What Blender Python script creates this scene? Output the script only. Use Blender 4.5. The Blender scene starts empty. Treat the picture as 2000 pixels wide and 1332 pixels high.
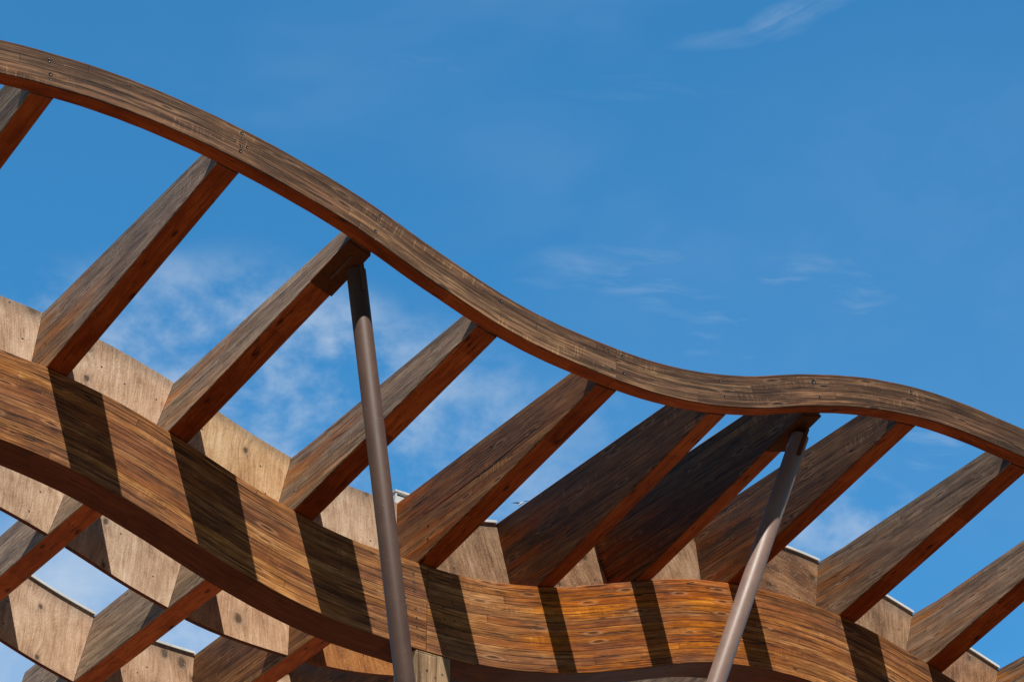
import bpy, math, random
from mathutils import Vector, Matrix
random.seed(7)
S = bpy.context.scene
COL = S.collection
H0 = 1.6                      # camera height above the ground

# ---------------------------------------------------------------- geometry of the wave
KX, KS = 3.0, 0.4
ZB = [7.0125, 7.1148, 7.2293, 7.3239, 7.3734, 7.3678, 7.3132, 7.2076, 7.0765, 6.9831, 6.955, 6.964, 7.0385, 7.1737, 7.3126, 7.3878, 7.4086, 7.3706, 7.2769, 7.1638, 7.055, 6.9834, 6.9696, 7.0174, 7.1128, 7.2279]
ZF = [7.555, 7.6446, 7.7426, 7.8067, 7.8332, 7.8151, 7.7587, 7.6648, 7.5287, 7.4155, 7.3706, 7.375, 7.4545, 7.5982, 7.706, 7.7544, 7.7452, 7.7114, 7.6295, 7.5244, 7.4269, 7.3667, 7.3637, 7.4213, 7.5257, 7.6495]

def crv(K, x):
    t = (x - KX) / KS
    i = min(max(int(math.floor(t)), 1), len(K) - 3)
    t -= i
    a, b, c, d = K[i-1:i+3]
    return H0 + 0.5 * (2*b + (c-a)*t + (2*a-5*b+4*c-d)*t*t + (3*b-a-3*c+d)*t**3)
zb = lambda x: crv(ZB, x)
zf = lambda x: crv(ZF, x)
def slope(fn, x): return (fn(x+.03) - fn(x-.03)) / .06
def frame(fn, x):
    m = slope(fn, x); n = math.hypot(1, m)
    return (1/n, m/n), (-m/n, 1/n)            # tangent, normal in the X-Z plane

RF, TF, HF = 9.76, .080, .163                 # outer beam: front face, thickness, depth
RB, TB, HB = 11.30, .200, .445                # main beam
DR, WR = .410, .108                           # rafter depth, width
REND = 14.3

# ---------------------------------------------------------------- helpers
def prop(o, label=None, cat=None, group=None, kind=None):
    if label: o['label'] = label
    if cat: o['category'] = cat
    if group: o['group'] = group
    if kind: o['kind'] = kind
    return o

def mesh_obj(name, verts, faces, mats, fm=None, uvs=None, parent=None, smooth=False):
    me = bpy.data.meshes.new(name)
    me.from_pydata([tuple(v) for v in verts], [], faces)
    for m in mats: me.materials.append(m)
    if fm:
        for p, k in zip(me.polygons, fm): p.material_index = k
    if uvs:
        ul = me.uv_layers.new(name='UVMap')
        k = 0
        for f in uvs:
            for uv in f:
                ul.data[k].uv = uv; k += 1
    if smooth:
        for p in me.polygons: p.use_smooth = True
    me.validate(); me.update()
    o = bpy.data.objects.new(name, me)
    COL.objects.link(o)
    if parent: o.parent = parent
    return o

def loft(sections, us, prof_v, prof_m, name, mats, parent=None, caps=True, cap_m=0, smooth_long=False):
    """sections: list of rings (same count) of points; quads between them; uv = (along, around)"""
    n = len(sections[0]); V = []; F = []; M = []; U = []
    for s in sections: V += s
    for i in range(len(sections)-1):
        for j in range(n):
            k = (j+1) % n
            F.append((i*n+j, i*n+k, (i+1)*n+k, (i+1)*n+j))
            M.append(prof_m[j])
            v0, v1 = prof_v[j]
            U.append(((us[i], v0), (us[i], v1), (us[i+1], v1), (us[i+1], v0)))
    if caps:
        F.append(tuple(range(n-1, -1, -1))); M.append(cap_m); U.append([(prof_v[j][0], .1*j) for j in range(n-1, -1, -1)])
        b = (len(sections)-1)*n
        F.append(tuple(b+j for j in range(n))); M.append(cap_m); U.append([(prof_v[j][0], .1*j) for j in range(n)])
    return mesh_obj(name, V, F, mats, M, U, parent)

# ---------------------------------------------------------------- node helper
class NG:
    def __init__(s, tree): s.t = tree; s.n = tree.nodes; s.l = tree.links
    def node(s, typ, **kw):
        nd = s.n.new(typ)
        for k, v in kw.items(): setattr(nd, k, v)
        return nd
    def put(s, sock, v):
        if v is None: return
        if hasattr(v, 'is_linked') or isinstance(v, bpy.types.NodeSocket): s.l.new(v, sock)
        else:
            if hasattr(sock.default_value, '__len__') and not hasattr(v, '__len__'): v = [v]*len(sock.default_value)
            if hasattr(v, '__len__') and hasattr(sock.default_value, '__len__') and len(v) == 3 and len(sock.default_value) == 4: v = tuple(v) + (1,)
            sock.default_value = v
    def m(s, op, a, b=None, c=None, clamp=False):
        nd = s.node('ShaderNodeMath', operation=op, use_clamp=clamp)
        s.put(nd.inputs[0], a); s.put(nd.inputs[1], b)
        if c is not None: s.put(nd.inputs[2], c)
        return nd.outputs[0]
    def add(s, a, b): return s.m('ADD', a, b)
    def mul(s, a, b): return s.m('MULTIPLY', a, b)
    def mad(s, a, b, c): return s.m('MULTIPLY_ADD', a, b, c)
    def xyz(s, x=0, y=0, z=0):
        nd = s.node('ShaderNodeCombineXYZ')
        for i, v in enumerate((x, y, z)): s.put(nd.inputs[i], v)
        return nd.outputs[0]
    def sep(s, v):
        nd = s.node('ShaderNodeSeparateXYZ'); s.put(nd.inputs[0], v); return nd.outputs
    def noise(s, vec, scale=1, detail=3, rough=.55, dist=0, out=0):
        nd = s.node('ShaderNodeTexNoise'); s.put(nd.inputs['Vector'], vec)
        s.put(nd.inputs['Scale'], scale); s.put(nd.inputs['Detail'], detail)
        s.put(nd.inputs['Roughness'], rough); s.put(nd.inputs['Distortion'], dist)
        return nd.outputs[out]
    def white(s, vec, out=0):
        nd = s.node('ShaderNodeTexWhiteNoise'); s.put(nd.inputs['Vector'], vec); return nd.outputs[out]
    def vor(s, vec, scale=1, feature='F1', rnd=1):
        nd = s.node('ShaderNodeTexVoronoi', feature=feature, voronoi_dimensions='2D'); s.put(nd.inputs['Vector'], vec); s.put(nd.inputs['Scale'], scale)
        s.put(nd.inputs['Randomness'], rnd); return nd
    def ss(s, x, a, b):           # smoothstep map a..b -> 0..1
        nd = s.node('ShaderNodeMapRange', interpolation_type='SMOOTHSTEP')
        s.put(nd.inputs[0], x); s.put(nd.inputs[1], a); s.put(nd.inputs[2], b); return nd.outputs[0]
    def ramp(s, f, stops):
        nd = s.node('ShaderNodeValToRGB'); cr = nd.color_ramp
        while len(cr.elements) < len(stops): cr.elements.new(.5)
        for e, (p, c) in zip(cr.elements, stops): e.position = p; e.color = tuple(c) + (1,)
        s.put(nd.inputs[0], f); return nd.outputs[0]
    def mix(s, f, a, b, mode='MIX'):
        nd = s.node('ShaderNodeMix', data_type='RGBA', blend_type=mode)
        s.put(nd.inputs[0], f); s.put(nd.inputs[6], a); s.put(nd.inputs[7], b); return nd.outputs[2]

def new_mat(name):
    m = bpy.data.materials.new(name); m.use_nodes = True
    g = NG(m.node_tree); g.n.clear()
    out = g.node('ShaderNodeOutputMaterial'); b = g.node('ShaderNodeBsdfPrincipled')
    g.l.new(b.outputs[0], out.inputs[0])
    return m, g, b

def finish(g, b, col, rough, height=None, bd=.004, bs=1.0, spec=.35):
    g.put(b.inputs['Base Color'], col); g.put(b.inputs['Roughness'], rough)
    g.put(b.inputs['Specular IOR Level'], spec)
    if height is not None:
        bp = g.node('ShaderNodeBump'); g.put(bp.inputs['Height'], height)
        bp.inputs['Distance'].default_value = bd; bp.inputs['Strength'].default_value = bs
        g.l.new(bp.outputs[0], b.inputs['Normal'])

def coords(g):
    uvn = g.node('ShaderNodeUVMap'); uvn.uv_map = 'UVMap'
    s = g.sep(uvn.outputs[0])
    oi = g.node('ShaderNodeObjectInfo')
    off = g.mul(oi.outputs['Random'], 57.0)
    return s[0], s[1], off, oi.outputs['Random']

def glulam(name, stops, tint=None, lam=.0375, saw=.5, crack=1.0, glue=1.0, extra=None, contrast=1.0, board=.07):
    m, g, b = new_mat(name)
    u, v, off, rnd = coords(g)
    uo = g.add(u, off)
    # knots bend the grain
    kv = g.vor(g.xyz(g.add(g.mul(uo, 3.4), g.mul(off, .37)), g.mad(v, 17.0, off), off), 1.0)
    kd = kv.outputs['Distance']; kc = g.sep(kv.outputs['Color'])[0]
    ksel = g.ss(kc, .80, .82)
    knot = g.mul(g.m('SUBTRACT', 1.0, g.ss(kd, .04, .13)), ksel)
    kbend = g.mul(g.m('SUBTRACT', 1.0, g.ss(kd, .05, .42)), ksel)
    vw = g.mad(kbend, .006, v)
    vw = g.mad(g.noise(g.xyz(g.mul(uo, 1.1), g.mul(v, 5.0), off), 1, 2), .018, vw)
    # laminations and butt joints
    li = g.m('FLOOR', g.m('DIVIDE', v, lam)); lf = g.m('FRACT', g.m('DIVIDE', v, lam))
    lh = g.white(g.xyz(li, off, 3.1))
    ju = g.m('FLOOR', g.m('DIVIDE', g.mad(lh, 5.0, uo), 2.6))
    bh = g.white(g.xyz(li, ju, off))
    bh2 = g.white(g.xyz(ju, li, g.add(off, 9.0)))
    seed = g.mul(bh, 40.0)
    g1 = g.noise(g.xyz(g.mul(uo, 1.5), g.mul(vw, 125.0), seed), 1, 5, .68, .2)
    g2 = g.noise(g.xyz(g.mul(uo, 4.5), g.mul(vw, 240.0), seed), 1, 3, .6)
    br = g.noise(g.xyz(g.mul(uo, 1.5), g.mul(v, 7.0), off), 1, 4, .6, .5)
    mo = g.noise(g.xyz(g.mul(uo, 6.0), g.mul(vw, 105.0), g.add(off, 4.0)), 1, 5, .72, .6)
    blt = g.noise(g.xyz(g.mul(uo, 5.0), g.mul(v, 20.0), g.add(off, 8.0)), 1, 4, .65, .7)
    bl2 = g.noise(g.xyz(g.mul(uo, 8.0), g.mul(v, 34.0), g.add(off, 13.0)), 1, 5, .7, .5)
    val = g.add(g.add(g.add(g.mul(g1, .25), g.mul(g2, .18)), g.mul(br, .22)), g.add(g.add(g.mul(mo, .20), g.mul(bl2, .15)), g.mul(blt, .18)))
    val = g.add(val, g.mul(g.m('SUBTRACT', bh, .5), board))
    val = g.mad(g.m('SUBTRACT', val, .59), 2.9*contrast, .5)
    # transverse saw marks in patches
    pm = g.ss(g.noise(g.xyz(g.mul(uo, 2.0), g.mul(v, 11.0), g.add(off, 5.0)), 1, 2), .54, .66)
    sw = g.ss(g.noise(g.xyz(g.mul(uo, 95.0), g.mul(v, 9.0), off), 1, 1), .5, .68)
    val = g.add(val, g.mul(g.mul(sw, pm), saw*.3))
    col = g.ramp(val, stops)
    if extra: col = extra(g, col, u, v, uo, off, br)
    # hue drift
    hs = g.node('ShaderNodeHueSaturation')
    g.put(hs.inputs['Hue'], g.mad(g.m('SUBTRACT', bh2, .5), .010, .5)); g.put(hs.inputs['Saturation'], g.mad(br, .4, .88))
    g.put(hs.inputs['Value'], g.mad(bh2, .16, .92)); g.put(hs.inputs['Color'], col); col = hs.outputs[0]
    # cracks: thin meandering lines along the grain
    cn = g.noise(g.xyz(g.mul(uo, 1.0), g.mul(vw, 48.0), g.add(off, 7.0)), 1, 3, .5)
    cm = g.ss(g.noise(g.xyz(g.mul(uo, 2.6), g.mul(v, 20.0), g.add(off, 2.0)), 1, 2), .42, .58)
    ck = g.mul(g.m('SUBTRACT', 1.0, g.ss(g.m('ABSOLUTE', g.m('SUBTRACT', cn, .5)), .004, .020)), cm)
    ck = g.mul(ck, .85*crack)
    # glue lines
    ge = g.m('MINIMUM', lf, g.m('SUBTRACT', 1.0, lf))
    gw = g.noise(g.xyz(g.mul(uo, 3.0), g.mul(li, 3.7), off), 1, 3)
    gl = g.mul(g.m('SUBTRACT', 1.0, g.ss(ge, .012, .065)), g.mul(g.ss(gw, .26, .55), .88*glue))
    je = g.m('FRACT', g.m('DIVIDE', g.mad(lh, 5.0, uo), 2.6))
    jl = g.mul(g.m('SUBTRACT', 1.0, g.ss(g.m('ABSOLUTE', g.m('SUBTRACT', je, .002)), .0006, .002)), .35)
    cn2 = g.noise(g.xyz(g.mul(uo, .55), g.mul(vw, 15.0), g.add(off, 17.0)), 1, 4, .5)
    cm2 = g.ss(g.noise(g.xyz(g.mul(uo, 1.1), g.mul(v, 6.0), g.add(off, 12.0)), 1, 2), .50, .60)
    ck2 = g.mul(g.mul(g.m('SUBTRACT', 1.0, g.ss(g.m('ABSOLUTE', g.m('SUBTRACT', cn2, .5)), .003, .009)), cm2), crack*.9)
    wrn = g.mul(g.ss(g.noise(g.xyz(g.mul(uo, 2.1), g.mul(v, 14.0), g.add(off, 41.0)), 1, 5, .7, .4), .56, .72), .35)
    col = g.mix(wrn, col, g.mix(1.0, col, (1.75, 1.65, 1.5), 'MULTIPLY'))
    dark = g.m('MAXIMUM', g.m('MAXIMUM', g.m('MAXIMUM', ck, ck2), gl), jl)
    stn = g.mul(g.ss(g.noise(g.xyz(g.mul(uo, 3.2), g.mul(v, 10.0), g.add(off, 21.0)), 1, 5, .65, .8), .60, .78), .5)
    col = g.mix(stn, col, g.mix(1.0, col, (.30, .26, .24), 'MULTIPLY'))
    # small torn, paler flecks
    fl = g.ss(g.noise(g.xyz(g.mul(uo, 38.0), g.mul(v, 120.0), g.add(off, 31.0)), 1, 2, .6), .715, .76)
    col = g.mix(g.mul(fl, .55), col, (.60, .46, .34))
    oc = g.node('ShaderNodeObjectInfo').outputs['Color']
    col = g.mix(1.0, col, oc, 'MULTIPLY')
    dark = g.m('MAXIMUM', dark, g.mul(knot, .55))
    col = g.mix(dark, col, (.012, .007, .005))
    ring = g.mul(g.mul(g.ss(kd, .10, .14), g.m('SUBTRACT', 1.0, g.ss(kd, .16, .25))), g.mul(ksel, .25))
    col = g.mix(ring, col, stops[-1][1])
    hgt = g.m('SUBTRACT', g.add(g.mul(g1, .5), g.mul(g2, .35)), g.mul(dark, .9))
    hgt = g.add(hgt, g.mul(g.mul(sw, pm), .12))
    finish(g, b, col, g.mad(g2, .25, .55), hgt, .004, .9, .3)
    return m

def lerp3(a, b, t): return tuple(a[i]+(b[i]-a[i])*t for i in range(3))

# --- main beam: brown weathered oil, strongly orange where the oil is fresher
def main_extra(g, col, u, v, uo, off, br):
    f = g.mul(g.ss(g.add(u, g.mul(br, .7)), 7.7, 8.25), g.m('SUBTRACT', 1.0, g.ss(g.add(u, g.mul(br, .8)), 9.2, 10.1)))
    f = g.mul(f, g.ss(g.noise(g.xyz(g.mul(uo, 2.0), g.mul(v, 13.0), off), 1, 4), .30, .60))
    return g.mix(g.mul(f, .72), col, g.mix(1.0, col, (1.25, .80, .34), 'MULTIPLY'))
M_MAIN = glulam('main_beam_wood', [(.03, (.032, .014, .007)), (.32, (.155, .060, .025)), (.58, (.37, .158, .067)), (.90, (.80, .44, .22))], saw=.35, extra=main_extra)
# --- outer beam: greyed brown, paler scraped streaks in its lower half
def outer_extra(g, col, u, v, uo, off, br):
    lowf = g.m('SUBTRACT', 1.0, g.ss(g.add(v, g.mul(g.m('SUBTRACT', br, .5), .12)), .05, .12))
    st = g.ss(g.noise(g.xyz(g.mul(uo, 2.2), g.mul(v, 60.0), off), 1, 4, .6), .44, .68)
    c2 = g.mix(g.mul(g.mul(st, g.mad(lowf, .8, .2)), .8), col, g.mix(1.0, g.mix(.5, col, (.30, .18, .11)), (2.0, 1.9, 1.8), 'MULTIPLY'))
    tp = g.mul(g.ss(v, .135, .163), g.ss(g.noise(g.xyz(g.mul(uo, 6.0), g.mul(v, 60.0), off), 1, 3), .45, .6))
    return g.mix(g.mul(tp, .6), c2, (.20, .085, .04))
M_OUTER = glulam('outer_beam_wood', [(.05, (.022, .013, .008)), (.36, (.062, .032, .018)), (.63, (.130, .070, .040)), (.95, (.42, .25, .145))], saw=.8, crack=.7, glue=.8, extra=outer_extra, contrast=1.15)
# --- rafter sides: grey-brown outside, browner and oilier towards the main beam
def raft_extra(g, col, u, v, uo, off, br):
    rnd = g.node('ShaderNodeObjectInfo')
    f = g.mul(g.ss(g.add(u, g.mul(br, .9)), 10.9, 12.1), g.m('SUBTRACT', 1.0, g.ss(u, 11.6, 12.3)))
    st = g.ss(g.noise(g.xyz(g.mul(uo, 1.6), g.mul(v, 22.0), off), 1, 3), .42, .62)
    return g.mix(g.mul(g.mul(f, st), .8), col, g.mix(1.0, col, (1.45, .84, .38), 'MULTIPLY'))
M_RAFT = glulam('rafter_side_wood', [(.08, (.045, .030, .021)), (.4, (.17, .118, .083)), (.65, (.30, .218, .158)), (.95, (.50, .38, .29))], saw=.6, crack=.9, glue=.7, extra=raft_extra, contrast=1.0, board=.06)
M_RAFTO = glulam('rafter_oiled_wood', [(.08, (.030, .017, .010)), (.4, (.115, .060, .032)), (.65, (.22, .122, .066)), (.95, (.40, .245, .14))], saw=.9, crack=1.0, glue=.8, extra=raft_extra, contrast=.95, board=.08)

def under(name, base, lite, dk):
    m, g, b = new_mat(name)
    u, v, off, rnd = coords(g)
    uo = g.add(u, off)
    kv = g.vor(g.xyz(g.mul(uo, 2.6), g.mul(v, 7.0), off), 1.0)
    kd = kv.outputs['Distance']; kc = g.sep(kv.outputs['Color'])[0]
    knot = g.mul(g.m('SUBTRACT', 1.0, g.ss(kd, .02, .11)), g.ss(kc, .5, .55))
    bd = g.white(g.xyz(g.m('FLOOR', g.m('DIVIDE', uo, .62)), off, 1.0))
    n1 = g.noise(g.xyz(g.mul(uo, 3.0), g.mul(v, 22.0), g.mul(bd, 20.0)), 1, 4, .6, 1.2)
    n2 = g.noise(g.xyz(g.mul(uo, 5.0), g.mul(v, 6.0), off), 1, 3)
    n3 = g.noise(g.xyz(g.mul(uo, 10.0), g.mul(v, 120.0), off), 1, 2)
    val = g.add(g.add(g.mul(n1, .5), g.mul(n2, .35)), g.add(g.mul(n3, .15), g.mul(g.m('SUBTRACT', bd, .5), .16)))
    g4 = g.noise(g.xyz(g.mul(uo, 2.5), g.mul(g.mad(n2, .03, v), 160.0), g.mul(bd, 9.0)), 1, 4, .65, .3)
    val = g.mad(g.m('SUBTRACT', g.add(g.mul(val, .75), g.mul(g4, .25)), .5), 1.5, .5)
    col = g.ramp(val, [(.26, dk), (.5, base), (.78, lite)])
    dr = g.ss(g.noise(g.xyz(g.mul(uo, 7.0), g.mul(v, 12.0), g.add(off, 6.0)), 1, 5, .7, .8), .56, .72)
    col = g.mix(g.mul(dr, .55), col, dk)
    cr_ = g.noise(g.xyz(g.mul(uo, 1.2), g.mul(v, 30.0), g.add(off, 11.0)), 1, 3, .5)
    crk = g.mul(g.m('SUBTRACT', 1.0, g.ss(g.m('ABSOLUTE', g.m('SUBTRACT', cr_, .5)), .003, .014)), g.ss(n2, .48, .6))
    col = g.mix(g.mul(crk, .85), col, (.010, .004, .003))
    col = g.mix(g.mul(knot, .8), col, (.02, .008, .005))
    finish(g, b, col, .7, g.add(n3, g.mul(n1, .5)), .002, .6, .08)
    return m
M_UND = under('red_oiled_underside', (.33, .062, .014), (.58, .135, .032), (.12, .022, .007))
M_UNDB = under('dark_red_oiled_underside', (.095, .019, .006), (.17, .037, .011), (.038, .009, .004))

def plywood(name, stops, horiz=False):
    m, g, b = new_mat(name)
    u, v, off, rnd = coords(g)
    if horiz: u, v = v, u
    uo = g.add(u, g.mad(v, .18, off)); vo = g.add(v, off)
    kv = g.vor(g.xyz(g.mul(uo, 4.6), g.mul(vo, 3.6), off), 1.0)
    kd = kv.outputs['Distance']; kc = g.sep(kv.outputs['Color'])
    ks = g.ss(kc[0], .34, .38)
    kdn = g.add(g.mul(kd, g.mad(kc[1], 1.5, .75)), g.mul(g.m('SUBTRACT', g.noise(g.xyz(uo, vo, off), 30, 2), .5), .06))
    knot = g.mul(g.m('SUBTRACT', 1.0, g.ss(kdn, .04, .15)), ks)
    halo = g.mul(g.m('SUBTRACT', 1.0, g.ss(kdn, .08, .34)), ks)
    bend = g.mul(g.m('SUBTRACT', 1.0, g.ss(kd, .0, .4)), .022)
    uw = g.add(uo, g.mul(bend, ks))
    g1 = g.noise(g.xyz(g.mul(uw, 60.0), g.mul(vo, 4.5), off), 1, 5, .70, .15)
    g2 = g.noise(g.xyz(g.mul(uw, 150.0), g.mul(vo, 11.0), off), 1, 3, .6)
    br = g.noise(g.xyz(g.mul(uo, 7.0), g.mul(vo, 4.5), off), 1, 6, .68, .3)
    val = g.add(g.add(g.mul(g1, .38), g.mul(g2, .24)), g.mul(br, .5))
    val = g.mad(g.m('SUBTRACT', val, .56), 2.5, .5)
    col = g.ramp(val, stops)
    oi = g.mul(g.ss(rnd, .35, .9), .45)
    col = g.mix(oi, col, g.mix(1.0, col, (1.15, .86, .62), 'MULTIPLY'))
    rings = g.m('SINE', g.mul(kdn, 150.0))
    col = g.mix(g.mul(halo, g.mad(rings, .16, .34)), col, (.15, .085, .045))
    col = g.mix(g.mul(knot, .85), col, (.06, .032, .018))
    ho = g.vor(g.xyz(g.mul(uo, 6.0), g.mul(vo, 6.0), g.add(off, 3.0)), 1.0)
    hole = g.mul(g.m('SUBTRACT', 1.0, g.ss(ho.outputs['Distance'], .018, .034)), g.ss(g.sep(ho.outputs['Color'])[1], .45, .5))
    col = g.mix(hole, col, (.02, .012, .01))
    sp = g.noise(g.xyz(g.mul(uo, 1.0), g.mul(vo, .55), off), 150, 3, .75)
    col = g.mix(g.mul(g.ss(sp, .56, .70), .45), col, (.84, .72, .60))
    col = g.mix(g.mul(g.m('SUBTRACT', 1.0, g.ss(sp, .34, .44)), .35), col, (.16, .10, .06))
    edge = g.mul(g.ss(g.mad(br, .10, v if not horiz else u), .385, .455), .45)
    col = g.mix(edge, col, (.17, .11, .075))
    hgt = g.m('SUBTRACT', g.add(g.mul(g1, .5), g.add(g.mul(g2, .6), g.mul(sp, .6))), g.mul(g.m('MAXIMUM', knot, hole), .8))
    finish(g, b, col, g.mad(sp, -.45, .70), hgt, .004, .9, .5)
    return m
M_PLY = plywood('pale_plywood', [(.05, (.21, .115, .062)), (.36, (.48, .305, .19)), (.60, (.66, .465, .315)), (.92, (.86, .69, .52))])
M_PLYG = plywood('golden_plywood', [(.05, (.26, .13, .05)), (.36, (.54, .31, .14)), (.60, (.70, .45, .23)), (.92, (.86, .64, .40))])
M_PLYO = plywood('orange_stained_plywood', [(.08, (.10, .035, .010)), (.4, (.34, .135, .035)), (.65, (.50, .225, .06)), (.95, (.62, .38, .17))])
M_PLYD = plywood('stained_plywood', [(.08, (.09, .045, .022)), (.4, (.26, .145, .075)), (.65, (.42, .26, .15)), (.95, (.58, .42, .29))])
M_PLYS = plywood('streaked_dark_plywood', [(.08, (.05, .025, .015)), (.4, (.16, .080, .040)), (.65, (.30, .17, .085)), (.95, (.48, .31, .18))], horiz=True)

def metal_paint(name, c, rough=.38, spec=.5):
    m, g, b = new_mat(name)
    tc = g.node('ShaderNodeTexCoord')
    n = g.noise(tc.outputs['Object'], 9, 4, .6)
    s = g.ss(g.noise(tc.outputs['Object'], 160, 2, .6), .70, .76)
    st = g.sep(tc.outputs['Object'])
    n2 = g.noise(g.xyz(g.mul(st[0], 60.0), g.mul(st[1], 60.0), g.mul(st[2], 1.5)), 1, 3)
    col = g.mix(g.mad(n2, .35, .0), g.ramp(n, [(.3, tuple(x*.82 for x in c)), (.7, tuple(x*1.12 for x in c))]), tuple(x*.72 for x in c))
    col = g.mix(g.mul(s, .6), col, (.5, .45, .42))
    dirt = g.ss(g.noise(g.xyz(g.mul(st[0], 26.0), g.mul(st[1], 26.0), g.mul(st[2], 3.0)), 1, 5, .7, .5), .52, .72)
    col = g.mix(g.mul(dirt, .35), col, tuple(x*.45 for x in c))
    chip = g.ss(g.noise(g.xyz(g.mul(st[0], 60.0), g.mul(st[1], 60.0), g.mul(st[2], 30.0)), 1, 3, .6), .735, .75)
    col = g.mix(g.mul(chip, .7), col, (.16, .06, .03))
    finish(g, b, col, g.mad(n, .18, rough-.09), g.add(g.noise(tc.outputs['Object'], 220, 2), n), .0008, .5, spec)
    return m
M_PIPE = metal_paint('brown_pipe_paint', (.105, .059, .043), .55, .3)
M_PIPE_SUNLIT = metal_paint('sunlit_brown_pipe_paint', (.29, .185, .145), .46)  # same brown paint, made paler: the right pole's sunlight put into its colour
M_PLATE = metal_paint('brown_plate_paint', (.12, .036, .014), .85, .05)
M_WHITE = metal_paint('white_flashing_paint', (.80, .81, .80), .35)
m_, g_, b_ = new_mat('screw_steel'); g_.put(b_.inputs['Metallic'], .6); finish(g_, b_, (.75, .73, .70), .35); M_STEEL = m_
m_, g_, b_ = new_mat('hole_black'); finish(g_, b_, (.012, .009, .008), .9); M_HOLE = m_
m_, g_, b_ = new_mat('slot_grey'); finish(g_, b_, (.12, .13, .14), .7); M_SLOT = m_

# ---------------------------------------------------------------- camera basis
AX = Vector((0.83001622, -0.55773925, 0.0)); AU = Vector((-0.29163885, -0.43401102, 0.85239733)); AF = Vector((0.47541545, 0.70750362, 0.52289462))
def pix(u, v, r):            # where a sight line meets the vertical plane y = r (used to size and place what was measured)
    d = AF*6250 + AX*(u-1000) + AU*(666-v)
    return Vector((0, 0, H0)) + d*(r/d.y)
cam = bpy.data.objects.new('camera', bpy.data.cameras.new('camera')); COL.objects.link(cam)
R3 = Matrix((AX, AU, -AF)).transposed()
cam.matrix_world = Matrix.Translation((0, 0, H0)) @ R3.to_4x4()
cam.data.sensor_width = 36; cam.data.lens = 36*6250/2000.
cam.data.clip_start = .1; cam.data.clip_end = 3000
S.camera = cam

# ---------------------------------------------------------------- ground
m_, g_, b_ = new_mat('dark_ground')
tc = g_.node('ShaderNodeTexCoord')
n = g_.noise(tc.outputs['Object'], .8, 5, .6); n2 = g_.noise(tc.outputs['Object'], 60, 3)
finish(g_, b_, g_.ramp(g_.mad(n2, .4, g_.mul(n, .6)), [(.3, (.060, .044, .030)), (.7, (.10, .075, .050))]), .85, n2, .003)
gr = mesh_obj('ground', [(-400, -400, 0), (400, -400, 0), (400, 400, 0), (-400, 400, 0)], [(0, 1, 2, 3)], [m_])
prop(gr, kind='structure')
m_, g_, b_ = new_mat('bounce_paving')
tc = g_.node('ShaderNodeTexCoord')
n = g_.noise(tc.outputs['Object'], .8, 5, .6); n2 = g_.noise(tc.outputs['Object'], 60, 3)
brk = g_.node('ShaderNodeTexBrick'); g_.put(brk.inputs['Vector'], tc.outputs['Object']); g_.put(brk.inputs['Scale'], 1.6)
g_.put(brk.inputs['Color1'], (.60, .42, .27)); g_.put(brk.inputs['Color2'], (.52, .36, .23)); g_.put(brk.inputs['Mortar'], (.22, .15, .10)); g_.put(brk.inputs['Mortar Size'], .012)
finish(g_, b_, g_.mix(g_.mul(n, .35), brk.outputs['Color'], (.46, .32, .20)), .85, n2, .003)
pt = mesh_obj('bounce_sheet', [(-60, 16.5, .004), (90, 16.5, .004), (90, 75, .004), (-60, 75, .004)], [(0, 1, 2, 3)], [m_])  # unseen pale sheet, added to bounce sunlight up onto the undersides
prop(pt, kind='structure')

# ---------------------------------------------------------------- screws
def screw(p, parent, r=.006, nrm=(0, -1, 0), name='screw', head=True):
    """dark countersunk hole with a steel head seated low in it"""
    nv = Vector(nrm).normalized(); a = nv.orthogonal().normalized(); b = nv.cross(a)
    V, F, M = [], [], []
    def disc(rad, h, mat, off=Vector((0, 0, 0)), k=10):
        i0 = len(V); V.append(Vector(p)+off+nv*h)
        for j in range(k):
            t = 2*math.pi*j/k; V.append(Vector(p)+off+nv*(h*.8)+(a*math.cos(t)+b*math.sin(t))*rad*random.uniform(.85, 1.15))
        for j in range(k): F.append((i0, i0+1+j, i0+1+(j+1) % k)); M.append(mat)
    disc(r*1.3, .0012, 0)
    if head: disc(r*.38, .0028, 1, Vector((.2*r, 0, -.5*r)))
    return mesh_obj(name, V, F, [M_HOLE, M_STEEL], M, None, parent)

# ---------------------------------------------------------------- curved beams
def wave_beam(name, fn, x0, x1, r, t, h, mface, munder, jag=0):
    c = .004; steps = max(2, int((x1-x0)/.06)); secs = []; us = []
    prof = [(0, c), (0, h-c), (c, h), (t-c, h), (t, h-c), (t, c), (t-c, 0), (c, 0)]     # (into r, up from the bottom)
    prev = None; L = x0
    for i in range(steps+1):
        x = x0+(x1-x0)*i/steps; T, N = frame(fn, x); z = fn(x)
        w = random.uniform(-.0008, .0008)
        secs.append([Vector((x-N[0]*(h-b), r+a, z-N[1]*(h-b)+(w if 0 < i < steps else 0))) for a, b in prof])
        if prev is not None: L += math.hypot(x-prev[0], z-prev[1])
        prev = (x, z); us.append(L)
    pv = [(prof[j][1], prof[(j+1) % 8][1]) for j in range(8)]
    pv[6] = (t, .0); pv[6] = (prof[6][0], prof[7][0]); pv[2] = (prof[2][0], prof[3][0])
    pm = [0, 0, 0, 0, 0, 1, 1, 0]
    return loft(secs, us, pv, pm, name, [mface, munder])

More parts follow.
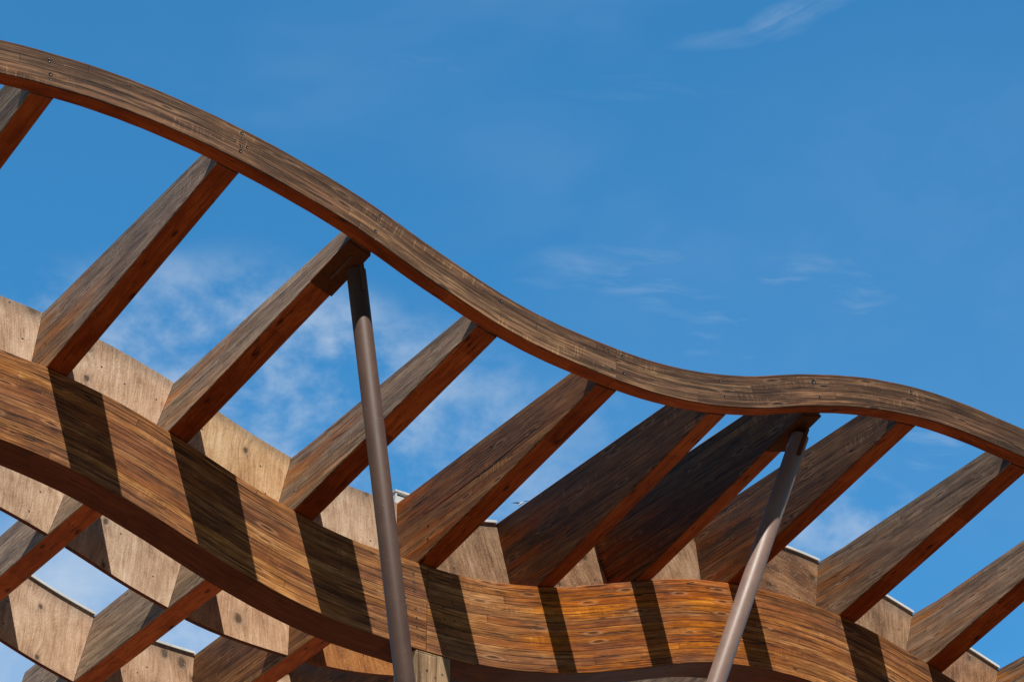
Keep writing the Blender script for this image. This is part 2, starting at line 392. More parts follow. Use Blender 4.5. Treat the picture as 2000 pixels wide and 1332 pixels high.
XS_B, XS_F = 7.118, 7.113                      # splices
b1 = wave_beam('curved_beam', zf, 3.45, XS_F-.001, RF, TF, HF, M_OUTER, M_UND)
prop(b1, 'slim outer curved glulam beam sweeping down from the upper left corner to the splice over the fourth gap', 'beam', 'curved glulam beams')
b2 = wave_beam('curved_beam', zf, XS_F+.001, 12.4, RF, TF, HF, M_OUTER, M_UND)
prop(b2, 'slim outer curved glulam beam from the splice over the small crest to the right edge', 'beam', 'curved glulam beams')
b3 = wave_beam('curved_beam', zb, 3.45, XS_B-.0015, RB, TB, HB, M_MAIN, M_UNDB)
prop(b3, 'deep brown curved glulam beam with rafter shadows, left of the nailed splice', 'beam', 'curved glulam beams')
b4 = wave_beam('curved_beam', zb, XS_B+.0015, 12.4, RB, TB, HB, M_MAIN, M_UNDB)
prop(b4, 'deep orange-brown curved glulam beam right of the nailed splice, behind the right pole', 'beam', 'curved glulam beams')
for (u, v, r) in [(95.3,115.3,3.5),(96,120.5,6),(98.8,146,7),(98.8,157,5),(472.6,260.8,6),(472.6,271.6,4),(458,275,4.5),(471,286,5),(483,288.8,5.5),(469.7,296,6.5),
                  (743,421.9,6),(737,428.8,4.5),(745.6,441.9,4),(733.6,451.6,6.5),(978.6,587.8,6),(979,616.6,4.5),(1181,681,5),(1189,685.5,5.5),(1196,720.8,5)]:
    screw(pix(u, v, RF), b1, r/1000.)
for (u, v, r) in [(1215.6,696,6.5),(1218.6,729,6.5),(1406,744.5,5.5),(1415.7,774.6,5.5),(1589,745.3,9),(1602,776,6),(1779.6,766.6,7),(1787.5,800.3,6.5)]:
    screw(pix(u, v, RF), b2, r/1000.)
for (u, v, r) in [(807.5,1121,5),(808.8,1136,5),(810,1154,5),(812.5,1188.8,4),(813.8,1206,4),(814.5,1224,4.5),(815.5,1242,4),(792.5,1166,4),(793,1183,4.5),(794.5,1201,5),(795.8,1219.5,4.5),(791,1130,4)]:
    screw(pix(u, v, RB), b3, r/1000.)
for (u, v, r) in [(868.8,1208.8,4.5),(888,1212.5,5),(871.5,1240.8,5),(884,1176,4.5),(866,1186,4),(870,1262,4)]:
    screw(pix(u, v, RB), b4, r/1000.)

# ---------------------------------------------------------------- rafters
RA = [  # name, X at main beam, X at outer beam, oiled?, how it looks
 ('Z', 4.28, 4.308, 0, 'grey weathered rafter in the upper left corner, only its red underside and end showing'),
 ('A', 5.148, 5.176, 0, 'grey weathered rafter second from the left, left of the two poles'),
 ('B', 5.771, 5.836, 0, 'grey weathered rafter carried by the left brown pole under the outer beam'),
 ('C', 6.439, 6.480, 0, 'brown-grey rafter passing just behind the middle of the left pole'),
 ('D', 7.118, 7.114, 1, 'brown rafter with a long crack landing on the nailed splice right of the left pole'),
 ('E', 7.792, 7.725, 1, 'dark saw-marked rafter meeting the main beam where it bottoms out'),
 ('F', 8.377, 8.283, 1, 'almost black shaded rafter whose top end is held by the right pole bracket'),
 ('G', 8.954, 8.862, 1, 'dark brown rafter directly behind the right pole'),
 ('H', 9.674, 9.568, 0, 'grey-brown rafter first to the right of the right pole'),
 ('I', 10.247, 10.14, 0, 'grey-brown rafter second to the right of the right pole, leaving at the right edge'),
 ('J', 10.83, 10.72, 0, 'grey-brown rafter tip in the lower right corner'),
]
def rafter(k, xb, xf, oiled, label, xs_extra=0):
    c = .004
    def ring(fn, xc, dep, r, bottom=True):
        # xc = centre of the underside
        if fn is zf:
            xt = xc
            for _ in range(4):
                T, N = frame(fn, xt); xt = xc + dep*N[0]
            px, pz = xt - dep*N[0], fn(xt) - dep*N[1]
        else:
            T, N = frame(fn, xc); px, pz = xc, fn(xc)+.003
        prof = [(-WR/2+c, 0), (-WR/2, c), (-WR/2, dep-c), (-WR/2+c, dep), (WR/2-c, dep), (WR/2, dep-c), (WR/2, c), (WR/2-c, 0)]
        return [Vector((px+a*T[0]+b*N[0], r, pz+a*T[1]+b*N[1])) for a, b in prof]
    r0 = RF+TF+.003
    A = ring(zf, xf, HF+.002, r0); B = ring(zb, xb, DR, RB-.004); Cc = ring(zb, xb, DR, REND)
    secs = [A]; us = [r0]
    for i in range(1, 6):
        t = i/6; secs.append([a.lerp(b, t) for a, b in zip(A, B)]); us.append(r0+(RB-.004-r0)*t)
    secs += [B, Cc]; us += [RB-.004, REND]
    mats = [M_RAFTO if oiled else M_RAFT, M_UND]
    V, F, M, U = [], [], [], []
    for s in secs: V += s
    deps = [HF+(DR-HF)*min(1, (u-r0)/(RB-r0)) for u in us]
    pvs = []
    for d in deps:      # v is measured from the top edge so that the laminations run along it
        pvs.append([0, -d+c, -c, 0, WR, .2, .2+d, WR])
    n = 8
    for i in range(len(secs)-1):
        for j in range(n):
            q = (j+1) % n
            F.append((i*n+j, (i+1)*n+j, (i+1)*n+q, i*n+q))
            if j == 7: M.append(1); U.append([(us[i], 0), (us[i+1], 0), (us[i+1], WR), (us[i], WR)])
            else:
                M.append(0)
                if j == 1: a0, a1, b0, b1_ = -deps[i]+c, -c, -deps[i+1]+c, -c
                elif j == 5: a0, a1, b0, b1_ = 2-c, 2-deps[i]+c, 2-c, 2-deps[i+1]+c
                elif j == 3: a0, a1, b0, b1_ = 4, 4+WR, 4, 4+WR
                elif j == 0: a0, a1, b0, b1_ = -deps[i], -deps[i]+c, -deps[i+1], -deps[i+1]+c
                else: a0, a1, b0, b1_ = 0, c, 0, c
                U.append([(us[i], a0), (us[i+1], b0), (us[i+1], b1_), (us[i], a1)])
    F.append(tuple(range(n))); M.append(0); U.append([(v.x, v.z) for v in secs[0]])
    b = (len(secs)-1)*n
    F.append(tuple(b+j for j in range(n-1, -1, -1))); M.append(0); U.append([(v.x, v.z) for v in reversed(secs[-1])])
    o = mesh_obj('rafter', V, F, mats, M, U)
    prop(o, label, 'rafter', 'rafters crossing the curved beams')
    return o
raf = {}
TONE = {'Z': (.95,.93,.92), 'A': (1.0,1.0,1.02), 'B': (1.10,1.11,1.13), 'C': (.92,.91,.91), 'D': (1.05,.90,.76), 'E': (.84,.70,.56), 'F': (.78,.56,.38), 'G': (.92,.76,.60), 'H': (.88,.80,.72), 'I': (.92,.85,.78), 'J': (.95,.9,.85)}  # F's tone also has the shade on that rafter painted into it
for k, xb, xf, oiled, lab in RA:
    raf[k] = (rafter(k, xb, xf, oiled, lab), xb, xf)
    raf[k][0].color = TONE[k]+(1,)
# old nail holes beside the main beam end of some rafters
def side_point(xb, r, h, fn=zb):
    T, N = frame(fn, xb)
    return Vector((xb-T[0]*(WR/2)+N[0]*h, r, fn(xb)-T[1]*(WR/2)+N[1]*h)), (-T[0], 0, -T[1])
for k, L in {'A': [(11.38, .17, 5)], 'B': [(11.40, .15, 5)], 'C': [(11.36, .14, 4)], 'D': [(11.22, .16, 6), (11.22, .09, 6)], 'E': [(11.18, .22, 4), (11.18, .19, 4), (11.19, .17, 5)], 'H': [(11.2, .14, 5)], 'I': [(11.2, .15, 4)]}.items():
    for r, h, s in L:
        p, nn = side_point(raf[k][1], r, h)
        screw(p, raf[k][0], s/1000., nn, head=(k == 'E'), name='nail')

def on_side(k, u, v, proud=.0012):
    """point of rafter k's left face on the sight line (u, v)"""
    def f(r):
        q, T, N = rafter_bottom(k, r); q = q-T*(WR/2); P = pix(u, v, r); return (P-q).dot(T), P, T, N
    a, b = 9.9, 11.28
    fa, fb = f(a)[0], f(b)[0]
    for _ in range(40):
        m = (a+b)/2; fm = f(m)[0]
        if (fm > 0) == (fa > 0): a, fa = m, fm
        else: b = m
    _, P, T, N = f((a+b)/2)
    return P-T*proud, N
def rafter_bottom(k, r):
    o, xb, xf = raf[k]; r0 = RF+TF+.003; t = (r-r0)/(RB-r0)
    T, N = frame(zf, xf); xt = xf
    for _ in range(4): T, N = frame(zf, xt); xt = xf+HF*N[0]
    pf = Vector((xt-HF*N[0], r0, zf(xt)-HF*N[1])); Tb, Nb = frame(zb, xb); pb = Vector((xb, RB, zb(xb)+.003))
    Tt = Vector((T[0]*(1-t)+Tb[0]*t, 0, T[1]*(1-t)+Tb[1]*t)).normalized(); Nn = Vector((-Tt.z, 0, Tt.x))
    return pf.lerp(pb, t), Tt, Nn
def crack(k, pts, wid, parent):
    V, F = [], []; n = 0; dense = []
    for i in range(len(pts)-1):
        for j in range(8):
            t = j/8; dense.append((pts[i][0]+(pts[i+1][0]-pts[i][0])*t, pts[i][1]+(pts[i+1][1]-pts[i][1])*t, wid[i]+(wid[i+1]-wid[i])*t))
    for u, v, w_ in dense:
        P, N = on_side(k, u, v+random.uniform(-1.0, 1.0)); w2 = w_*random.uniform(.6, 1.3)/2000.
        V += [P-N*w2, P+N*w2]
    for i in range(len(dense)-1): F.append((2*i, 2*i+2, 2*i+3, 2*i+1))
    mesh_obj('crack', V, F, [M_HOLE], parent=parent)
crack('D', [(790,1024),(850,990),(905,950),(955,914),(1012,866),(1050,836),(1100,800)], [1.5,3,5,9,7,3,1], raf['D'][0])

# ---------------------------------------------------------------- plywood panels between rafters
order = [a[0] for a in RA]
def panel(i, r, mat, label, group, th=.028, flash=None):
    x0 = RA[i][1]; x1 = RA[i+1][1]
    T0, N0 = frame(zb, x0); T1, N1 = frame(zb, x1)
    K = 8; front = []; us = []
    g = .0015
    pb0 = Vector((x0+T0[0]*(WR/2+g), 0, zb(x0)+T0[1]*(WR/2+g))); pb1 = Vector((x1-T1[0]*(WR/2+g), 0, zb(x1)-T1[1]*(WR/2+g)))
    V = []; cols = []
    for s in range(K+1):
        t = s/K
        x = pb0.x+(pb1.x-pb0.x)*t
        e0 = pb0.z-zb(pb0.x); e1 = pb1.z-zb(pb1.x)
        z = zb(x)+e0*(1-t)+e1*t+.005
        N = Vector((N0[0]*(1-t)+N1[0]*t, 0, N0[1]*(1-t)+N1[1]*t)).normalized()
        bpt = Vector((x, 0, z)); tpt = bpt+N*(DR-.004)
        cols.append((bpt, tpt)); us.append(x)
    for bpt, tpt in cols:
        for q in (bpt, tpt):
            V.append(q+Vector((0, r, 0))); V.append(q+Vector((0, r+th, 0)))
    # per column: 0 bottom-front 1 bottom-back 2 top-front 3 top-back
    F, M, U = [], [], []
    for s in range(K):
        a = 4*s; b = a+4; h = DR
        F.append((a, b, b+2, a+2)); M.append(0); U.append([(us[s], 0), (us[s+1], 0), (us[s+1], h), (us[s], h)])
        F.append((b+1, a+1, a+3, b+3)); M.append(0); U.append([(us[s+1], 0), (us[s], 0), (us[s], h), (us[s+1], h)])
        F.append((a+1, b+1, b, a)); M.append(1); U.append([(us[s], th), (us[s+1], th), (us[s+1], 0), (us[s], 0)])
        F.append((a+2, b+2, b+3, a+3)); M.append(0); U.append([(us[s], 0), (us[s+1], 0), (us[s+1], th), (us[s], th)])
    e = 4*K
    F.append((0, 2, 3, 1)); M.append(0); U.append([(0, 0), (0, .4), (th, .4), (th, 0)])
    F.append((e, e+1, e+3, e+2)); M.append(0); U.append([(0, 0), (th, 0), (th, .4), (0, .4)])
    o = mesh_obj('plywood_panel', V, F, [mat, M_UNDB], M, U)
    prop(o, label, 'panel', group)
    if flash:
        V = []; F = []
        for bpt, tpt in cols:
            N = (tpt-bpt).normalized(); n = len(V)
            for (a, h) in [(-.012, .0025), (-.012, flash), (th+.03, flash), (th+.03, .0025)]:
                V.append(tpt+N*h+Vector((0, r+a, 0)))
            if n:
                for j in range(4):
                    q = (j+1) % 4; F.append((n-4+j, n+j, n+q, n-4+q))
        F.append((0, 1, 2, 3)); F.append((len(V)-1, len(V)-2, len(V)-3, len(V)-4))
        mesh_obj('flashing', V, F, [M_WHITE], parent=o)
    return o
G1 = 'plywood panels above the main beam'; G2 = 'plywood panels behind the main beam'; G3 = 'plywood panels of the rearmost row'
names = {'Z': 'the upper left corner rafter', 'A': 'the second rafter', 'B': 'the rafter of the left pole', 'C': 'the rafter behind the left pole', 'D': 'the splice rafter', 'E': 'the saw-marked rafter', 'F': 'the black shaded rafter', 'G': 'the rafter behind the right pole', 'H': 'the first rafter past the right pole', 'I': 'the second rafter past the right pole', 'J': 'the corner rafter'}
P1 = {'ZA': (M_PLY, 'pale plywood panel standing on the main beam at the left edge'),
      'AB': (M_PLY, 'pale pinkish plywood panel above the beam, between the second and third rafters'),
      'BC': (M_PLYG, 'golden plywood panel with round knots above the beam, left of the left pole'),
      'CD': (M_PLY, 'pale plywood panel above the beam, half hidden by the left pole'),
      'DE': (M_PLYD, 'brown plywood panel above the beam, between the cracked and saw-marked rafters'),
      'EF': (M_PLYD, 'small brown plywood triangle left of the black shaded rafter'),
      'FG': (M_PLYD, 'small pale brown plywood triangle right of the black shaded rafter'),
      'GH': (M_PLYS, 'dark streaked plywood panel with white flashing right of the right pole'),
      'HI': (M_PLYD, 'grey-brown plywood panel with white flashing near the right edge'),
      'IJ': (M_PLYD, 'pale grey plywood panel with white flashing in the lower right corner')}
for i in range(len(order)-1):
    key = order[i]+order[i+1]; a, b = names[order[i]], names[order[i+1]]
    mt, lab = P1[key]
    panel(i, RB+TB+.003, mt, lab, G1, flash=.016 if key in ('DE', 'GH', 'HI', 'IJ', 'FG', 'EF') else None)
P2L = {'ZA': None, 'AB': 'weathered pale plywood panel seen below the beam at the left edge',
       'BC': 'glittering rough pale plywood panel seen below the beam, with three knots in a row',
       'CD': 'smooth beige plywood panel seen below the beam, right of the one with three knots',
       'DE': 'orange stained plywood panel seen below the beam beside the foot of the left pole',
       'EF': 'stained plywood strip below the beam right of the short wooden post',
       'FG': 'stained plywood sliver below the beam left of the right pole',
       'GH': 'stained plywood sliver below the beam behind the foot of the right pole'}
for i in range(1, 7):
    key = order[i]+order[i+1]
    panel(i, 12.5, M_PLYO if key == 'DE' else M_PLYD if key in ('EF', 'FG', 'GH') else M_PLY, P2L[key], G2)
P3L = {'BC': 'pale knotty plywood panel under white flashing in the lower left corner', 'CD': 'grey-beige knotty plywood panel beside a white flashing box at the bottom edge',
       'AB': 'rear plywood panel at the far lower left edge', 'DE': 'rear plywood panel at the bottom edge next to the left pole'}
for i in range(2, 5):
    key = order[i]+order[i+1]
    panel(i, 13.5, M_PLY, P3L[key], G3, flash=.016)

# ---------------------------------------------------------------- white end boxes on the flashing line
def box_bm(V, F, x0, x1, y0, y1, z0, z1):
    n = len(V)
    V += [(x0,y0,z0),(x1,y0,z0),(x1,y1,z0),(x0,y1,z0),(x0,y0,z1),(x1,y0,z1),(x1,y1,z1),(x0,y1,z1)]
    F += [(n,n+3,n+2,n+1),(n+4,n+5,n+6,n+7),(n,n+1,n+5,n+4),(n+1,n+2,n+6,n+5),(n+2,n+3,n+7,n+6),(n+3,n,n+4,n+7)]
def end_box(x, r, z, w, h, lab):
    V, F = [], []; t = .009
    box_bm(V, F, x, x+t, r, r+.07, z, z+h)                       # left cheek
    box_bm(V, F, x+w-t, x+w, r, r+.07, z, z+h)
    box_bm(V, F, x+t+.0005, x+w-t-.0005, r+.001, r+.069, z, z+h*.8)
    box_bm(V, F, x-.004, x+w+.004, r-.004, r+.074, z+h+.0005, z+h+.011)   # lid
    o = mesh_obj('flashing_box', V, F, [M_WHITE])
    V, F = [], []; box_bm(V, F, x+t+.0005, x+w-t-.0005, r+.02, r+.03, z+h*.8+.0005, z+h-.001)
    mesh_obj('slot', V, F, [M_SLOT], parent=o)
    prop(o, lab, 'flashing box', 'white end boxes of the flashing')
p = pix(779, 985, 11.56); end_box(p.x-.02, 11.56, p.z-.03, .085, .095, 'small white slotted metal box peeking over the panel just right of the left pole')
p = pix(362, 1290, 13.56); end_box(p.x-.03, 13.56, p.z-.03, .085, .075, 'small white slotted metal box at the bottom left, where the white flashing ends')

# ---------------------------------------------------------------- poles with knife-plate brackets
def tube(name, a, b, rad, mat, parent=None, seg=48, capr=.006):
    a, b = Vector(a), Vector(b); ax = (b-a).normalized(); s = ax.orthogonal().normalized(); t = ax.cross(s)
    V, F = [], []
    rings = [(0, rad-capr), (capr, rad), ((b-a).length-capr, rad), ((b-a).length, rad-capr)]
    for h, rr in rings:
        for j in range(seg):
            q = 2*math.pi*j/seg; V.append(a+ax*h+(s*math.cos(q)+t*math.sin(q))*rr)
    for i in range(len(rings)-1):
        for j in range(seg):
            k = (j+1) % seg; F.append((i*seg+j, i*seg+k, (i+1)*seg+k, (i+1)*seg+j))
    F.append(tuple(range(seg-1, -1, -1))); F.append(tuple((len(rings)-1)*seg+j for j in range(seg)))
    o = mesh_obj(name, V, F, [mat], parent=parent, smooth=True)
    for p in o.data.polygons:
        if len(p.vertices) > 4: p.use_smooth = False
    return o
BASES = {'B': pix(949, 2650, 10.15), 'F': pix(949, 2650, 10.9)}; BASE = BASES['F']
def rafter_bottom(k, r):
    o, xb, xf = raf[k]; r0 = RF+TF+.003; t = (r-r0)/(RB-r0)
    T, N = frame(zf, xf); xt = xf
    for _ in range(4): T, N = frame(zf, xt); xt = xf+HF*N[0]
    pf = Vector((xf, r0, zf(xt)-HF*N[1])); Tb, Nb = frame(zb, xb); pb = Vector((xb, RB, zb(xb)))
    Tt = Vector((T[0]*(1-t)+Tb[0]*t, 0, T[1]*(1-t)+Tb[1]*t)).normalized(); Nn = Vector((-Tt.z, 0, Tt.x))
    return pf.lerp(pb, t), Tt, Nn
def pole(k, top, label):
    BASE = BASES[k]
    root = bpy.data.objects.new('support_pole', None); COL.objects.link(root); root.location = BASE
    prop(root, label, 'pole', 'slanting steel poles')
    top = Vector(top); inv = Matrix.Translation(-BASE)
    def att(o): o.parent = root; o.matrix_parent_inverse = inv; return o
    att(tube('pipe', BASE+(top-BASE).normalized()*.09, top, .0425, M_PIPE_SUNLIT if k == 'F' else M_PIPE))
    # bearing plate under the rafter
    V, F = [], []
    ra, rb = RF+TF+.006, RF+TF+.30
    for r in (ra, rb):
        q, T, N = rafter_bottom(k, r)
        for a, h in ((-.058, -.002), (.058, -.002), (.058, -.014), (-.058, -.014)):
            V.append(q+T*a+N*h+Vector((0, 0, 0)))
    F = [(0, 1, 2, 3), (7, 6, 5, 4), (0, 4, 5, 1), (1, 5, 6, 2), (2, 6, 7, 3), (3, 7, 4, 0)]
    pl = att(mesh_obj('bearing_plate', V, F, [M_PLATE]))
    for (fr, a) in [(.12, -.03), (.12, .03), (.5, -.035), (.5, .03), (.62, -.01), (.72, .035), (.74, -.035), (.86, .02), (.9, -.03)]:
        q, T, N = rafter_bottom(k, ra+(rb-ra)*fr); nail_p = q+T*a-N*.0145
        o = screw(nail_p, None, .0032, -N, head=False, name='bolt_hole'); o.parent = pl
        o.matrix_parent_inverse = Matrix.Identity(4)
    # knife plate in the plane of the rafter, slotted into the pipe
    ax = (top-BASE).normalized(); yy = Vector((0, 1, 0)); yy = (yy-ax*yy.dot(ax)).normalized(); nn = ax.cross(yy).normalized()
    qt, T, N = rafter_bottom(k, top.y)
    V = []
    lo = top-ax*.12
    qa, _, Na = rafter_bottom(k, top.y-.062); qb, _, Nb_ = rafter_bottom(k, top.y+.10)
    pts = [lo-yy*.053, lo+yy*.053, top+ax*.02+yy*.053, qb-Nb_*.016, qa-Na*.016, top+ax*.02-yy*.053]
    for sgn in (-.008, .008):
        for q in pts: V.append(q+nn*sgn)
    n = len(pts)
    F = [tuple(range(n)), tuple(range(2*n-1, n-1, -1))]+[(i, i+n, (i+1) % n+n, (i+1) % n) for i in range(n)]
    att(mesh_obj('knife_plate', V, F, [M_PLATE if k == 'F' else M_PIPE]))
    return root
pole('B', pix(695, 527, 9.96), 'brown painted steel pole on the left, nearly upright, crossing both curved beams')
pole('F', pix(1563, 850, 9.96), 'brown painted steel pole on the right, slanting down to the left with a sunlit side')
colm = bpy.data.objects.new('steel_column', None); COL.objects.link(colm); colm.location = (BASE.x, BASE.y, 0)
prop(colm, 'thick brown steel column on a base plate below the two slanting poles', 'column')
o = tube('shaft', (0, 0, .021), (0, 0, min(BASES['B'].z, BASE.z)-.021), .085, M_PIPE, parent=colm)
CB = (BASES['B']-BASE)
V, F = [], []; box_bm(V, F, CB.x-.12, .14, CB.y-.14, .14, min(BASES['B'].z, BASE.z)-.02, min(BASES['B'].z, BASE.z)+.0); mesh_obj('cap_plate', V, F, [M_PIPE], parent=colm)
V, F = [], []; box_bm(V, F, -.17, .17, -.17, .17, .001, .02); mesh_obj('base_plate', V, F, [M_PIPE], parent=colm)

# ---------------------------------------------------------------- short timber post under the splice
M_POST = glulam('post_wood', [(.08, (.10, .06, .035)), (.4, (.30, .19, .11)), (.65, (.46, .31, .19)), (.95, (.62, .45, .30))], lam=.115, saw=.1, crack=.9, glue=.9)
def post():
    x0, x1 = 7.062, 7.252; y0, y1 = RB+.004, RB+TB-.006; c = .003
    root = None
    def top(x):   # underside of the main beam
        xt = x
        for _ in range(5):
            T, N = frame(zb, xt); xt = x+HB*N[0]
        return zb(xt)-HB*N[1]-.003
    prof = [(x0, y0+c), (x0+c, y0), (x1-c, y0), (x1, y0+c), (x1, y1), (x0, y1)]
    zs = [.001, 2, 4, 6]
    secs = [[Vector((x, y, z)) for x, y in prof] for z in zs]+[[Vector((x, y, top(x))) for x, y in prof]]
    us = zs+[top(x0)]
    pv = [(0, .004), (.004, .19), (.19, .194), (.2, .35), (.4, .59), (.6, .75)]
    o = loft(secs, us, pv, [0]*6, 'wooden_post', [M_POST])
    # re-make outward facing
    import bmesh
    bm = bmesh.new(); bm.from_mesh(o.data); bmesh.ops.recalc_face_normals(bm, faces=bm.faces); bm.to_mesh(o.data); bm.free()
    prop(o, 'pale nailed timber post under the splice of the main beam, right of the left pole', 'post')
    for u, v, r in [(834,1309,5),(850,1323,4),(863.8,1317,4)]:
        screw(pix(u, v, y0), o, r/1000.)
post()

# every closed mesh: outward normals
import bmesh
for o in bpy.data.objects:
    if o.type == 'MESH' and o.name.split('.')[0] in ('curved_beam', 'rafter', 'plywood_panel', 'flashing', 'bearing_plate', 'knife_plate', 'pipe', 'shaft', 'flashing_box'):
        bm = bmesh.new(); bm.from_mesh(o.data); bmesh.ops.recalc_face_normals(bm, faces=bm.faces); bm.to_mesh(o.data); bm.free()

# ---------------------------------------------------------------- the far-off bird
def bird():
    c = pix(1016, 984, 130.0)
    m1, g1_, b1_ = new_mat('bird_white'); finish(g1_, b1_, (.75, .77, .80), .8)
    m2, g2_, b2_ = new_mat('bird_wing_grey'); finish(g2_, b2_, (.05, .06, .07), .8)
    fwd = (AX*.8+AU*.55).normalized(); up = Vector((0, 0, 1)); side = (-AX*.97+AU*.12+AF*.2).normalized()
    V, F, M = [], [], []; n = 8
    st = [(-.20, .004), (-.15, .02), (-.05, .05), (.05, .055), (.12, .035), (.16, .03), (.20, .022), (.235, .003)]
    e2 = fwd.orthogonal().normalized(); e3 = fwd.cross(e2)
    for a, rad in st:
        for j in range(n):
            t = 2*math.pi*j/n; V.append(c+fwd*a+(e2*math.cos(t)+e3*math.sin(t))*rad)
    for i in range(len(st)-1):
        for j in range(n):
            k = (j+1) % n; F.append((i*n+j, i*n+k, (i+1)*n+k, (i+1)*n+j)); M.append(0)
    for sg in (1, -1):
        d = side if sg == 1 else (-side*.8+up*.5).normalized()
        i0 = len(V); W = [(.0, .07, .03), (.17, .06, .05), (.36, .045, .03), (.50, .012, -.03)]
        for q, w_, lift in W:
            o = c+d*q+up*lift
            V += [o+fwd*w_, o+up*.008, o-fwd*w_, o-up*.008]
        for i in range(3):
            for j in range(4):
                k = (j+1) % 4; F.append((i0+4*i+j, i0+4*i+k, i0+4*i+4+k, i0+4*i+4+j)); M.append(1)
    o = mesh_obj('bird', V, F, [m1, m2], M)
    prop(o, 'tiny far-off bird gliding in the gap just left of the saw-marked rafter', 'bird')
bird()

# ---------------------------------------------------------------- light
TO_SUN = Vector((-.28, -.60, 1.0)).normalized()
sun = bpy.data.lights.new('sun', 'SUN'); sun.energy = 5.0; sun.angle = math.radians(.53); sun.color = (1, .95, .87)
so = bpy.data.objects.new('sun', sun); COL.objects.link(so)
so.rotation_mode = 'QUATERNION'; so.rotation_quaternion = TO_SUN.to_track_quat('Z', 'Y')
w = bpy.data.worlds.new('World'); S.world = w; w.use_nodes = True
g = NG(w.node_tree); g.n.clear()
out = g.node('ShaderNodeOutputWorld'); bg = g.node('ShaderNodeBackground'); g.l.new(bg.outputs[0], out.inputs[0])
sky = g.node('ShaderNodeTexSky', sky_type='NISHITA'); sky.sun_disc = False
sky.sun_elevation = math.asin(TO_SUN.z); sky.sun_rotation = math.atan2(TO_SUN.x, TO_SUN.y)
sky.air_density = 1.0; sky.dust_density = .15; sky.ozone_density = 2.0; sky.altitude = 1500
D = g.node('ShaderNodeTexCoord').outputs['Generated']
def skydir(u, v): return (AF*6250+AX*(u-1000)+AU*(666-v)).normalized()
def blob(u, v, su, sv, ang=0):
    """soft patch of sky around a direction: radii su, sv in milliradians"""
    c = skydir(u, v); e1 = AX*math.cos(ang)-AU*math.sin(ang); e2 = AX*math.sin(ang)+AU*math.cos(ang)
    def dot(vec):
        nd = g.node('ShaderNodeVectorMath', operation='DOT_PRODUCT'); g.l.new(D, nd.inputs[0]); nd.inputs[1].default_value = vec; return nd.outputs['Value']
    a = g.mul(g.m('SUBTRACT', dot(e1), e1.dot(c)), 1000./su); b = g.mul(g.m('SUBTRACT', dot(e2), e2.dot(c)), 1000./sv)
    q = g.add(g.mul(a, a), g.mul(b, b))
    f = g.m('SUBTRACT', 1.0, g.ss(q, 0.0, 1.0))
    return g.mul(f, g.m('GREATER_THAN', dot(AF), .3))
def scaled(sx, sy, sz): 
    nd = g.node('ShaderNodeMapping'); g.l.new(D, nd.inputs[0])
    # rotate into view-aligned axes only to stretch the wisps along the wind
    nd.inputs['Scale'].default_value = (sx, sy, sz); return nd.outputs[0]
puff = g.noise(scaled(30, 30, 44), 1, 5, .60, .15)
def dotd(vec):
    nd = g.node('ShaderNodeVectorMath', operation='DOT_PRODUCT'); g.l.new(D, nd.inputs[0]); nd.inputs[1].default_value = vec; return nd.outputs['Value']
wa, wb = dotd(AX), dotd(AU)
wrp = g.mul(g.m('SUBTRACT', g.noise(g.xyz(g.mul(wa, 20.0), g.mul(wb, 26.0), 3.0), 1, 3, .6), .5), .016)
wmod = g.ss(g.noise(g.xyz(g.mul(wa, 26.0), g.mul(wb, 40.0), 7.7), 1, 3, .5), .36, .62)
fib = g.noise(g.xyz(g.mul(wa, 60.0), g.mul(g.add(g.mad(wa, .45, wb), wrp), 260.0), 9.3), 1, 4, .6, .1)
wisp2 = g.noise(g.xyz(g.mul(wa, 20.0), g.mul(g.add(g.mad(wa, -.42, wb), wrp), 120.0), 5.1), 1, 5, .62, .1)
wisp = g.noise(g.xyz(g.mul(wa, 17.0), g.mul(g.add(g.mad(wa, .05, wb), wrp), 120.0), 1.3), 1, 5, .60, .1)
veil = g.noise(scaled(7, 7, 16), 1, 4, .5, .4)
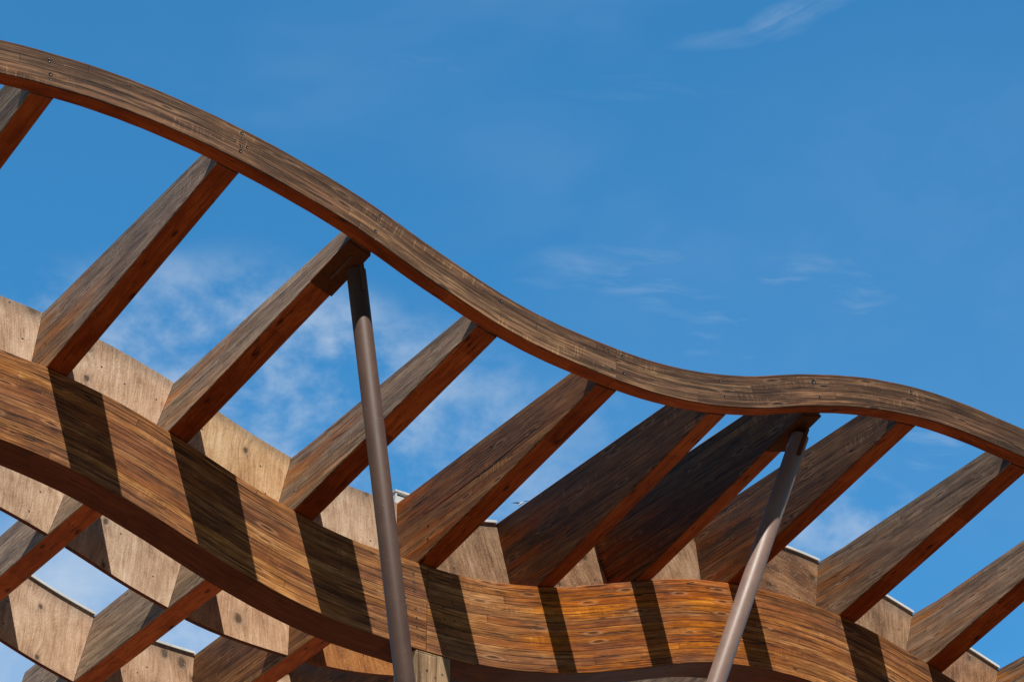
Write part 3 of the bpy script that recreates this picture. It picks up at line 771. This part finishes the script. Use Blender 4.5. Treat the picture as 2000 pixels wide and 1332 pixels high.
BL = [(blob(1440, 548, 80, 14, .03), 'w', .30), (blob(1620, 560, 60, 14, -.12), 'w', .5), (blob(430, 700, 62, 34, .35), 'p', .68), (blob(620, 760, 70, 42, .5), 'p', .75), (blob(850, 850, 60, 42, .5), 'p', .5), (blob(200, 640, 50, 22, .3), 'p', .4),
      (blob(1150, 900, 60, 34, .2), 'p', .22), (blob(1640, 1030, 34, 24, 0), 'p', .5), (blob(1240, 530, 40, 10, .1), 'w', .2), (blob(1640, 580, 46, 14, -.15), 'w', .22), (blob(1530, 40, 15, 7, -.35), 'd', .2), (blob(1590, 5, 26, 6, -.35), 'd', .12), (blob(1440, 75, 26, 4, -.1), 'd', .09),
      (blob(1820, 870, 16, 12, .8), 'w', .35), (blob(1390, 682, 26, 8, .1), 'w', .4), (blob(1000, 140, 90, 8, .1), 'w', .10), (blob(2000, 650, 170, 120, 0), 'f', .05), (blob(60, 1300, 95, 60, .2), 'f', .75), (blob(340, 1230, 60, 50, 0), 'f', .7),(blob(20, 575, 20, 10, .2), 'w', .12)]
cp = g.ss(puff, .34, .78); cw = g.mul(g.mul(g.ss(wisp, .36, .74), wmod), g.mad(fib, .9, .35)); cd = g.mul(g.ss(wisp2, .34, .70), g.mad(fib, .8, .5))
tot = None
for b_, kind, amt in BL:
    src = {'p': cp, 'w': cw, 'd': cd, 'f': g.mad(cp, .5, .5)}[kind]
    q = g.mul(g.mul(b_, src), amt); tot = q if tot is None else g.m('MAXIMUM', tot, q)
tot = g.m('MAXIMUM', tot, g.mul(g.ss(veil, .48, .8), .07))
up = g.sep(D)[2]
nd = g.node('ShaderNodeVectorMath', operation='DOT_PRODUCT'); g.l.new(D, nd.inputs[0]); nd.inputs[1].default_value = TO_SUN
away = g.mix(g.ss(nd.outputs['Value'], .16, .50), (.56, 1.78, 2.13, 1), (.22, .24, .25, 1))  # sky dimmed on the sun's side, out of view, to deepen the shadows
skyc = g.mix(1.0, sky.outputs[0], away, 'MULTIPLY')
col = g.mix(tot, skyc, (6.6, 7.4, 8.3))
g.put(bg.inputs[0], col); bg.inputs[1].default_value = .10

S.view_settings.view_transform = 'Standard'; S.view_settings.look = 'None'
S.view_settings.exposure = 0; S.view_settings.gamma = 1
S.render.engine = 'CYCLES'
S.render.resolution_x = 1024; S.render.resolution_y = 681
S.cycles.max_bounces = 8; S.cycles.diffuse_bounces = 5
